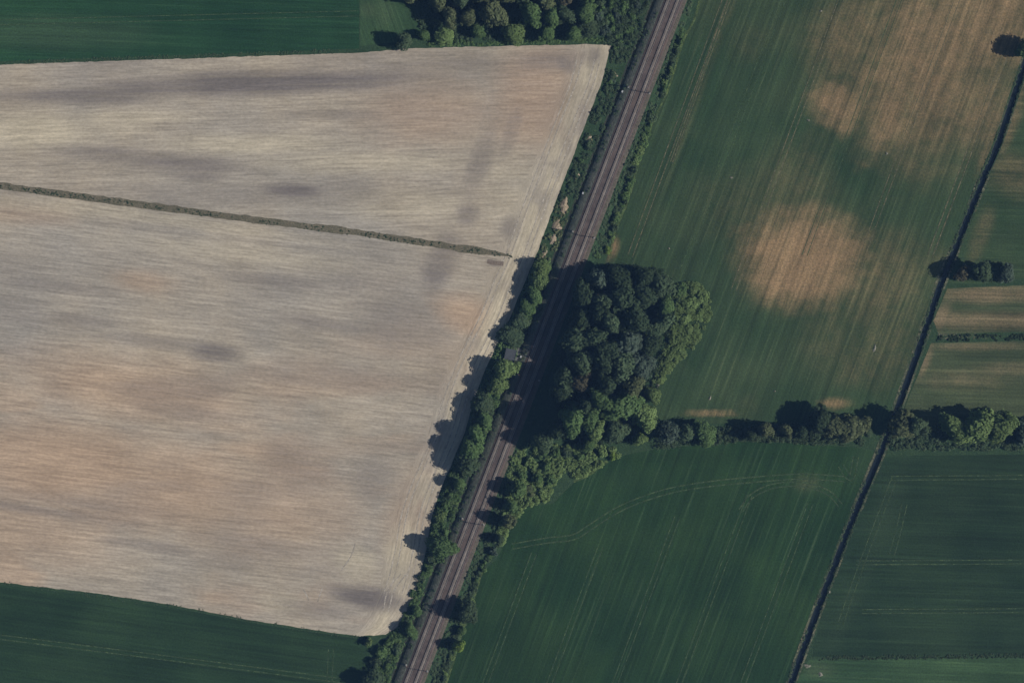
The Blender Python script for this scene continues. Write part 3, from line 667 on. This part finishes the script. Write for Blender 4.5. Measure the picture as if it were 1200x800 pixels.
thicket('margin_grass', [(1099, 393), (1350, 389), (1350, 396), (1097, 400)], 1.5, (.3, .8), (.3, .7), 'dark', 'dark low hedge line between the two dry strips', leaf=.22, gap=.42)
thicket('margin_grass', [(968, 768), (1350, 763), (1350, 769), (960, 773)], 2.2, (.2, .5), (.2, .45), 'dull', 'dark grassy line between the two lower right fields', leaf=.18, per=14, gap=.33)
sc_ = np.array(STRIP, float)
thicket('strip_grass', [(u, v - 3.0) for u, v in STRIP] + [(u, v + 3.2) for u, v in STRIP[::-1]], 1.1, (.1, .45), (.2, .5), 'dull', 'rank dark grass on the narrow strip across the ploughed field', leaf=.2, per=12, gap=.45)
for s_, lb in ((-1, 'western'), (1, 'eastern')):
    pl = [(x / S + 600, 400 - y / S) for x, y in (ditch_line + ditch_n * side * s_ * -1.15)[::4].tolist()]
    thicket('ditch_reeds', pl + [(u + 2.2 * s_, v) for u, v in pl[::-1]], 1.6, (.2, .7), (.3, .8), 'dull', 'dark reeds along the %s bank of the drainage ditch' % lb, z=-.15, leaf=.2, per=18, gap=.44)

M_edge = mat_rough('long_field_edge_grass', (.075, .115, .040), (.10, .14, .048), (.14, .165, .06), alpha=True, sc=.9)
ribbon('grass_edge', [(u - 1.2, v) for u, v in EASTB[:9].tolist()], 1.0, .075, M_edge)
ribbon('grass_edge', [(u - 1.5, v) for u, v in EASTB[15:].tolist()], 1.1, .075, M_edge)
ribbon('grass_edge', [(712, 540), (690, 556), (672, 564)], 1.2, .075, M_edge)
# ------------------------------------------------------------------ hedge shrubs
def jit(a): return random.uniform(-a, a)
ONES = ['', 'first', 'second', 'third', 'fourth', 'fifth', 'sixth', 'seventh', 'eighth', 'ninth', 'tenth', 'eleventh', 'twelfth', 'thirteenth', 'fourteenth', 'fifteenth', 'sixteenth', 'seventeenth', 'eighteenth', 'nineteenth']
TENS = {20: ('twenty', 'twentieth'), 30: ('thirty', 'thirtieth'), 40: ('forty', 'fortieth'), 50: ('fifty', 'fiftieth'), 60: ('sixty', 'sixtieth')}
COUNT = {}
LOOK = {'mid': 'green', 'dull': 'dull green', 'bright': 'light green', 'blue': 'bluish green', 'dark': 'dark green', 'olive': 'olive', 'lime': 'yellow green', 'rust': 'brownish'}
def sorted_v(l): return sorted(l, key=lambda e: e[1])
def nth(key):
    k = COUNT[key] = COUNT.get(key, 0) + 1
    if k < 20: return ONES[k]
    t = k // 10 * 10; return TENS[t][1] if k == t else TENS[t][0] + '-' + ONES[k - t]
v = 2
while v < 278:                                              # clipped hedge along the east of the line
    if fbm(np.array([v * .05]), np.array([3.3]))[0] > .40:
        shrub(east_edge(v) - 6 + jit(2.4), v + jit(1), random.uniform(3.0, 7.2), random.uniform(1.1, 3.4), t_ := random.choice(['mid', 'mid', 'bright', 'dull']),
              LOOK[t_] + ' hedge shrub east of the railway above the copse, ' + nth('shrubs of the eastern railway hedge') + ' from the top', 'shrubs of the eastern railway hedge')
    v += 5.2
v = 58
while v < 236:
    if random.random() < .4:
        shrub(west_edge(v) + random.uniform(5, 16), v + jit(2), random.uniform(3.5, 5.5), random.uniform(1.2, 2.2), t_ := random.choice(['mid', 'dull', 'mid', 'blue']),
              LOOK[t_] + ' bramble bush on the upper western bank, ' + nth('bramble bushes on the western bank') + ' from the top', 'bramble bushes on the western bank')
    v += 5
v = 660
while v < 800:
    shrub(trk(v) - 34 + jit(2.5), v + jit(1), random.uniform(2.8, 6.5), random.uniform(1.0, 3.2), t_ := random.choice(['mid', 'dull', 'bright']),
              LOOK[t_] + ' shrub in the lowest stretch of the western hedge, ' + nth('shrubs of the lower western hedge') + ' from the top', 'shrubs of the lower western hedge')
    v += 6
v = 652
while v < 800:
    shrub(east_edge(v) - 5 + jit(2), v + jit(1), random.uniform(2.6, 6.4), random.uniform(.9, 2.8), t_ := random.choice(['mid', 'dull', 'bright']),
              LOOK[t_] + ' shrub in the lowest stretch of the eastern hedge, ' + nth('shrubs of the lower eastern hedge') + ' from the top', 'shrubs of the lower eastern hedge')
    v += 6.5
v = 485
while v < 655:
    for k in range(2):
        shrub(west_edge(v) + random.uniform(9, 24) if v < 600 else west_edge(v) + random.uniform(6, 20), v + jit(3), random.uniform(3.5, 9), random.uniform(1.4, 5.0), t_ := random.choice(['mid', 'dull', 'mid', 'bright']),
              LOOK[t_] + ' tall shrub west of the railway below the gravel pad, ' + nth('shrubs of the middle western hedge') + ' from the top', 'shrubs of the middle western hedge')
    v += 8
for u, v, r, h, t in sorted_v([(604, 546, 7, 3, 'mid'), (612, 556, 7, 4, 'mid'), (622, 540, 8, 4, 'bright'), (636, 532, 8, 4, 'mid'), (650, 530, 8, 4, 'mid'), (664, 530, 8, 4, 'dull'), (678, 534, 8, 4, 'mid'), (692, 532, 8, 4, 'bright'),
        (706, 530, 8, 4, 'bright'), (700, 544, 7, 3, 'bright'), (686, 548, 7, 3, 'mid'), (640, 548, 8, 4, 'mid'), (630, 560, 8, 4, 'mid'), (620, 574, 8, 4, 'olive'), (608, 576, 8, 4, 'mid'), (634, 578, 7, 3.5, 'bright'), (604, 596, 7, 3.5, 'mid'), (646, 562, 7, 3.5, 'mid'), (596, 616, 6, 3, 'olive'), (618, 588, 6, 3, 'bright'), (718, 534, 6, 3, 'lime')]):
    shrub(u, v, r, h, t, LOOK[t] + ' bush in the scrub corner below the copse, %s from the top' % nth('sc'), 'bushes of the scrub corner')
for u, v, r, h, t in sorted_v([(812, 338, 8, 3.5, 'bright'), (822, 350, 8, 3.5, 'bright'), (808, 356, 9, 4.5, 'bright'), (818, 370, 8, 3, 'bright'), (800, 374, 9, 5, 'bright'), (806, 390, 9, 3.5, 'bright'), (792, 396, 9, 5, 'bright'), (796, 412, 8, 3, 'bright'), (782, 416, 8, 4.5, 'bright'), (780, 432, 8, 3.5, 'bright'), (772, 446, 7, 3.5, 'bright'), (800, 340, 8, 4, 'mid')]):
    shrub(u, v, r * 1.15, h * .6, t, LOOK[t] + ' bush along the eastern fringe of the copse, %s from the top' % nth('fr'), 'bushes fringing the copse')
for v in sorted(random.uniform(-6, 46) for k in range(34)):
    u = random.uniform(692, trk(v) - 32)
    shrub(u, v, random.uniform(5, 8), random.uniform(1.6, 3.4), t_ := random.choice(['mid', 'dull', 'mid', 'blue', 'dark']),
              LOOK[t_] + ' scrub bush between top wood and railway, ' + nth('scrub bushes beside the top wood') + ' from the top', 'scrub bushes beside the top wood')
for u, v, r, h, t, lab in [(433, 752, 6, 4.5, 'bright', 'pale round bush at the lower corner of the ploughed field'), (446, 762, 8, 4, 'mid', 'green bush beside the pale round bush at the lower field corner'),
        (456, 752, 6, 3, 'mid', 'small bush right of the pale bush at the lower field corner'), (440, 776, 8, 4, 'dull', 'dark bush below the lower corner of the ploughed field'), (455, 782, 7, 3, 'mid', 'bush by the railway bank at the bottom edge'),
        (572, 632, 5, 3.5, 'dull', 'small shrub just right of the track shaded by neighbours'), (579, 645, 6, 5, 'blue', 'round bluish shrub at the west end of the curved wheel track'),
        (712, 293, 5, 1.8, 'lime', 'yellow green bush beside dry grass north of the copse'), (700, 298, 5, 1.8, 'mid', 'small green bush between the railway and the dry grass patch')]:
    shrub(u, v, r, h, t, lab, 'single bushes')

# ------------------------------------------------------------------ trees
NTH = ['first', 'second', 'third', 'fourth', 'fifth', 'sixth', 'seventh', 'eighth', 'ninth', 'tenth', 'eleventh', 'twelfth']
# trackside copse, row by row from the north
COPSE = [
 [(700, 325, 11, 15, 'blue'), (728, 330, 13, 15, 'dark'), (752, 327, 13, 14, 'dark'), (776, 337, 11, 12, 'dull')],
 [(684, 349, 13, 18, 'dark'), (706, 349, 13, 18, 'dull'), (731, 354, 14, 18, 'dark'), (755, 351, 13, 16, 'dark'), (779, 358, 11, 11, 'mid')],
 [(675, 376, 13, 17, 'dark'), (698, 373, 14, 19, 'dark'), (721, 380, 14, 20, 'dull'), (746, 375, 13, 18, 'dark'), (769, 382, 12, 13, 'dull')],
 [(671, 402, 14, 19, 'dull'), (694, 399, 12, 19, 'dark'), (715, 405, 14, 20, 'dark'), (740, 400, 14, 18, 'blue'), (762, 405, 11, 13, 'dark')],
 [(680, 423, 12, 19, 'dull'), (701, 427, 13, 20, 'dark'), (726, 427, 13, 18, 'dull'), (749, 427, 12, 15, 'blue')],
 [(659, 442, 12, 21, 'dull'), (680, 447, 12, 22, 'rust'), (704, 449, 13, 21, 'dark')]]
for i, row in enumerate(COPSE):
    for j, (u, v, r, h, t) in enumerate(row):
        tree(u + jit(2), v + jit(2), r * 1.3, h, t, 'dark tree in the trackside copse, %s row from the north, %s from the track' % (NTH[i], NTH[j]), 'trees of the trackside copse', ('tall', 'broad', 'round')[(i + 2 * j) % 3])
for u, v, r, h, t, lab in [
 (755, 488, 19, 15, 'bright', 'broad bright green tree at the south eastern corner of the copse'), (728, 474, 18, 17, 'mid', 'broad mid green tree left of the bright corner tree of the copse'),
 (742, 452, 13, 15, 'olive', 'olive green tree just above the two broad trees of the copse'), (702, 466, 15, 24, 'mid', 'green tree in the southern copse between the shade and the broad trees'),
 (669, 488, 15, 24, 'mid', 'leafy tree at the south western edge of the copse over the shaded track'), (698, 502, 12, 18, 'bright', 'pale topped tree at the southern edge of the copse above the scrub'),
 (684, 470, 13, 23, 'dull', 'tall dull tree in the shady south west of the copse'), (656, 464, 12, 21, 'dark', 'dark tree over the shaded track at the copse edge'), (690, 487, 12, 21, 'mid', 'tree between the two leafy trees of the southern copse'), (650, 503, 12, 19, 'dark', 'dark tree at the copse edge above the scrub corner'),
 (748, 514, 9, 9, 'bright', 'small light green tree below the bright corner tree of the copse'), (722, 504, 11, 11, 'dull', 'dull green tree between the southern trees of the copse'),
 (765, 462, 11, 10, 'bright', 'light green tree by the white stone heap at the copse edge'), (690, 520, 9, 8, 'mid', 'low tree where the copse meets the scrub corner')]:
    tree(u, v, r * 1.12, h, t, lab, 'trees of the trackside copse', 'broad')
# west of the line
for u, v, r, h, t, lab, k in [
 (635, 314, 9, 7, 'bright', 'slim bright tree at the foot of the spoil heaps', 'round'), (632, 329, 10, 8, 'bright', 'bright tree below the slim one west of the shaded track', 'round'), (627, 345, 10, 6.5, 'mid', 'third small tree down the western bank from the spoil heaps', 'round'),
 (619, 361, 10, 5.5, 'mid', 'fourth small tree down the western bank from the spoil heaps', 'round'), (610, 377, 12, 5, 'dull', 'flat topped small tree above the gravel pad', 'broad'), (600, 393, 12, 5, 'dull', 'small tree at the upper edge of the gravel pad', 'broad'),
 (593, 434, 12, 10, 'bright', 'bright green tree right below the gravel pad', 'broad'), (583, 451, 12, 10, 'bright', 'lower of the two bright green trees below the gravel pad', 'broad'), (566, 474, 12, 9, 'dull', 'dull tree in shade below the two bright trees', 'broad'),
 (568, 494, 10, 11, 'mid', 'tree on the western bank casting the upper lobed shadow on the ploughed field', 'round'), (558, 510, 11, 12, 'mid', 'tall tree on the western bank level with the end of the track shade', 'round'), (551, 526, 12, 12, 'mid', 'tallest tree on the western bank with a long shadow on the soil', 'broad'),
 (548, 543, 10, 11, 'dull', 'tree just below the tallest tree on the western bank', 'round'), (540, 568, 7, 8.5, 'mid', 'slim tree casting a small pointed shadow on the ploughed field', 'round'), (519, 641, 12, 11, 'mid', 'tree casting the round lone shadow on the lower ploughed field', 'broad'),
 (482, 737, 7, 7, 'mid', 'small tree at the bottom right corner of the ploughed field', 'round'), (489, 715, 6, 5, 'mid', 'small tree above the one at the bottom right field corner', 'round'), (440, 798, 10, 9, 'dull', 'tree at the bottom edge left of the railway', 'round')]:
    tree(u, v, r * random.uniform(1.0, 1.3), h * random.uniform(.92, 1.12), t, lab, 'trees on the western railway bank', k)
# east of the line, south of the copse
for u, v, r, h, t, lab, k in [
 (608, 573, 11, 11.5, 'mid', 'tree right of the track casting the upper of the shadows south of the copse', 'round'), (600, 592, 9, 10, 'mid', 'second tree right of the track south of the copse', 'round'), (596, 612, 9, 12.5, 'olive', 'third tree right of the track whose shadow reaches both tracks', 'round'), (586, 630, 6, 8, 'dull', 'thin fourth tree right of the track above the bluish shrub', 'round'),
 (551, 716, 12, 13, 'dull', 'tree casting the large square shadow across both tracks', 'broad'), (537, 754, 8, 9, 'lime', 'yellow green tree right of the track near the bottom edge', 'round'), (541, 738, 5, 4.5, 'mid', 'small tree between the square shadow and the yellow green tree', 'round'),
 (636, 518, 12, 14, 'dull', 'tree at the northern tip of the scrub beside the shaded track', 'round')]:
    tree(u, v, r, h, t, lab, 'trees on the eastern railway bank', k)
# hedgerow across the middle right
for u, v, r, h, t, lab, k in [
 (783, 505, 13, 9.5, 'blue', 'bluish tree at the western end of the hedgerow next to the copse', 'round'), (802, 506, 11, 9, 'dull', 'second tree from the copse in the hedgerow', 'round'), (826, 506, 13, 9.5, 'mid', 'third tree from the copse in the hedgerow with a rounded crown', 'broad'),
 (880, 508, 7, 7, 'dark', 'small dark tree in the middle of the hedgerow', 'round'), (898, 502, 9, 9.5, 'olive', 'narrow pale tree in the middle of the hedgerow', 'tall'), (921, 505, 8, 8.5, 'olive', 'narrow tree right of the pale one in the hedgerow', 'tall'), (940, 506, 8, 8, 'dark', 'dark tree left of the wide dull trees in the hedgerow', 'round'),
 (958, 494, 13, 11, 'dark', 'dark tree leftmost of the three wide trees left of the ditch', 'broad'), (977, 500, 14, 11, 'olive', 'wide olive tree in the hedgerow left of the ditch', 'broad'), (996, 499, 14, 11, 'olive', 'last wide olive tree in the hedgerow before the ditch', 'broad'),
 (1016, 506, 6, 6, 'dull', 'small tree at the hedgerow gap beside the ditch', 'round'), (1058, 498, 13, 12, 'olive', 'thin olive tree just right of the ditch in the hedgerow', 'round'), (1074, 500, 11, 13.5, 'dull', 'dull green tree second right of the ditch in the hedgerow', 'tall'),
 (1118, 502, 14, 11, 'bright', 'left one of the three light green trees right of the ditch', 'broad'), (1143, 500, 18, 14, 'bright', 'largest light green tree right of the ditch', 'broad'), (1168, 497, 16, 14, 'bright', 'right one of the three light green trees right of the ditch', 'broad'), (1196, 508, 12, 9, 'blue', 'bluish tree at the right edge in the hedgerow', 'round'), (1222, 503, 13, 12, 'mid', 'green tree cut by the right edge in the hedgerow', 'broad'),
 (1146, 320, 14, 14, 'dull', 'larger of the two dark trees beside the ditch above the dry strips', 'broad'), (1128, 322, 9, 10, 'rust', 'dark brownish tree leaning over the ditch above the dry strips', 'round'), (1178, 321, 13, 9, 'blue', 'right one of the dark trees above the dry strips', 'broad'),
 (1200, 56, 12, 9.5, 'mid', 'lone tree at the upper right edge casting a feathery shadow', 'round'), (473, 50, 9, 10, 'dull', 'lone tree left of the top wood with a long dark shadow', 'round')]:
    tree(u, v, r * (1.22 if 490 < v < 510 else 1.05), h * 1.22 if 490 < v < 510 else h, t, lab, 'hedgerow and field trees', k)
# wood at the top edge
TOP = [[(497, 42, 6, 6, 'mid'), (522, 43, 9, 6.5, 'bright'), (560, 38, 8, 7, 'mid'), (602, 40, 10, 8, 'bright'), (640, 40, 8, 7, 'mid'), (672, 40, 8, 8, 'mid'), (690, 34, 8, 7, 'dull')],
       [(530, 22, 10, 13, 'olive'), (548, 22, 10, 14, 'olive'), (576, 16, 14, 15, 'olive'), (622, 18, 12, 13, 'mid'), (646, 20, 11, 12, 'mid'), (664, 18, 9, 11, 'dull'), (684, 16, 10, 10, 'mid')],
       [(480, -4, 9, 11, 'olive'), (515, 0, 11, 14, 'olive'), (536, 0, 11, 15, 'dull'), (562, -4, 11, 15, 'olive'), (590, -6, 11, 15, 'olive'), (612, -8, 12, 14, 'dull'), (638, -4, 11, 13, 'olive'), (660, -6, 11, 12, 'rust'), (690, -8, 11, 11, 'mid')],
       [(500, -26, 12, 14, 'olive'), (530, -28, 13, 15, 'olive'), (560, -28, 13, 15, 'dull'), (590, -30, 13, 14, 'olive'), (620, -30, 13, 14, 'mid'), (655, -30, 13, 13, 'olive'), (690, -30, 13, 12, 'mid')]]
for i, row in enumerate(TOP):
    for j, (u, v, r, h, t) in enumerate(row):
        tree(u, v, r * 1.28, h, t, 'tree in the wood at the top edge, %s row up, %s from the left' % (NTH[i], NTH[j]), 'trees of the top wood', 'broad' if r > 9 else 'round')

# ------------------------------------------------------------------ spoil heaps, gravel pad, stones
def heap(name, u, v, ru, rv, h, rot, mat, label, cat, grp=None, seed=0):
    n_r, n_t = 9, 22; V = [(0, 0, h)]; F = []
    for i in range(1, n_r + 1):
        for j in range(n_t):
            t = 2 * math.pi * j / n_t; rr = i / n_r; e = 1 + .8 * (float(fbm(np.array([math.cos(t) * 2.2 + seed]), np.array([math.sin(t) * 1.5 + 3]))[0]) - .5) * 2
            x, y = math.cos(t) * rr * ru * S * e, math.sin(t) * rr * rv * S * e
            z = h * (1 - rr ** 1.6) * (.5 + float(fbm(np.array([x * .8 + seed]), np.array([y * .8]))[0])) if i < n_r else -.03
            V.append((x, y, z))
    for j in range(n_t): F.append([0, 1 + j, 1 + (j + 1) % n_t])
    for i in range(n_r - 1):
        for j in range(n_t): a = 1 + i * n_t; F.append([a + j, a + n_t + j, a + n_t + (j + 1) % n_t, a + (j + 1) % n_t])
    m = mesh(name, V, F, [mat]); o = obj(name, m, None, (*P(u, v), .0), label=label, category=cat); o.rotation_euler.z = math.radians(rot)
    if grp: o['group'] = grp
    return o
for i, (u, v, ru, rv, h, lab) in enumerate([(661, 241, 5.5, 10, .9, 'largest pale sandy spoil heap beside the railway'), (653, 265, 5, 7.5, .8, 'second pale sandy spoil heap down from the largest'), (648, 280, 4, 6.5, .6, 'third smaller greyish spoil heap beside the railway'),
        (637, 299, 2.6, 7, .5, 'narrow pale spoil ridge nearest the gravel pad end'), (675, 206, 4, 4.5, .5, 'small brown spoil heap above the largest one'), (690, 163, 4, 4.5, .5, 'small pale heap among the western brambles, higher up'), (719, 87, 4, 3.5, .5, 'small beige heap among brambles near the field corner')]):
    heap('spoil_heap', u, v, ru, rv, h, -21, M_spoil, lab, 'earth heap', 'spoil heaps on the western bank', i * 5.3)
for i, (u, v, ru, rv, lab) in enumerate([(771, 450, 2.2, 3.2, 'white stone heap at the eastern edge of the copse'), (767, 462, 1.8, 2.6, 'smaller pale stone heap below the white one at the copse edge'), (1025, 408, 1.8, 5, 'elongated whitish stone scatter in the thin crop left of the ditch'), (832, 466, 1.2, 3, 'pale stone streak in the crop above the hedgerow'), (908, 458, 1.2, 1.2, 'tiny pale stone above the middle of the hedgerow'),
        (946, 780, 4, 2.6, 'whitish rubble heap at the ditch near the bottom edge'), (962, 790, 3, 2.4, 'smaller greyish rubble heap right of the whitish one'), (947, 141, 2.6, 1.2, 'pale stone by the sandy patch in the upper right field'), (1039, 180, 1.4, 1.4, 'tiny white stone below the sandy patch in the upper right field'), (784, 291, 1.3, 1.3, 'tiny white stone in the crop north of the copse'), (857, 208, 1.8, 1.3, 'tiny pale stone in the open crop right of the railway'), (962, 13, 1.5, 1.3, 'tiny pale stone near the top edge of the right field'), (972, 693, 1.3, 2, 'tiny white stone on the eastern ditch bank')]):
    heap('stone_heap', u, v, ru, rv, .45, -20, M_stone, lab, 'stones', 'scattered pale stones', i * 3.1)
pad = PA([(586, 402), (613, 409), (608, 431), (582, 424)]); pv = np.column_stack([pad, np.full(4, .09)])
obj('gravel_pad', mesh('gravel_pad', np.vstack([pv, pv - [0, 0, .2]]), [[0, 1, 2, 3][::-1], [0, 1, 5, 4], [1, 2, 6, 5], [2, 3, 7, 6], [3, 0, 4, 7]], [M_gravel]), kind='structure')
M_wall = simple('rendered_wall', (.22, .21, .20), .9); M_felt = simple('roofing_felt', (.06, .066, .075), .9, sc=1.2); M_door = simple('green_door', (.05, .09, .07), .6)
hut = obj('trackside_hut', None, loc=(*P(598, 416), .09), label='small grey flat roofed hut on the gravel pad west of the railway', category='hut'); hut.rotation_euler.z = math.radians(-12)
obj('wall', MB().box((0, 0, 1.35), (4.2, 4.8, 2.7)).mesh('wall', M_wall), hut)
rf = obj('roof', MB().box((0, 0, 2.8), (4.7, 5.3, .2)).mesh('roof', M_felt), hut)
obj('parapet', MB().box((0, 2.58, 2.96), (4.7, .14, .12)).box((0, -2.58, 2.96), (4.7, .14, .12)).box((2.28, 0, 2.96), (.14, 5.0, .12)).box((-2.28, 0, 2.96), (.14, 5.0, .12)).mesh('parapet', M_felt), rf)
dr_ = obj('door', MB().box((2.13, .6, 1.0), (.06, .95, 2.0)).mesh('door', M_door), hut); obj('handle', MB().box((2.18, .25, 1.0), (.05, .12, .04)).mesh('handle', M_steel), dr_)
# ------------------------------------------------------------------ air
hz = NT('haze_air'); hz.t.nodes.remove(hz.b); pv_ = hz.t.nodes.new('ShaderNodeVolumePrincipled')
pv_.inputs['Color'].default_value = (.25, .50, 1.0, 1); pv_.inputs['Density'].default_value = 4e-5; pv_.inputs['Anisotropy'].default_value = 0.0
hz.t.links.new(pv_.outputs[0], hz.out.inputs['Volume'])
obj('haze', MB().box((0, 0, (CAM_H + 10 - 3.8) / 2), (10100, 10100, CAM_H + 10 + 3.8)).mesh('haze', hz.m), kind='stuff')
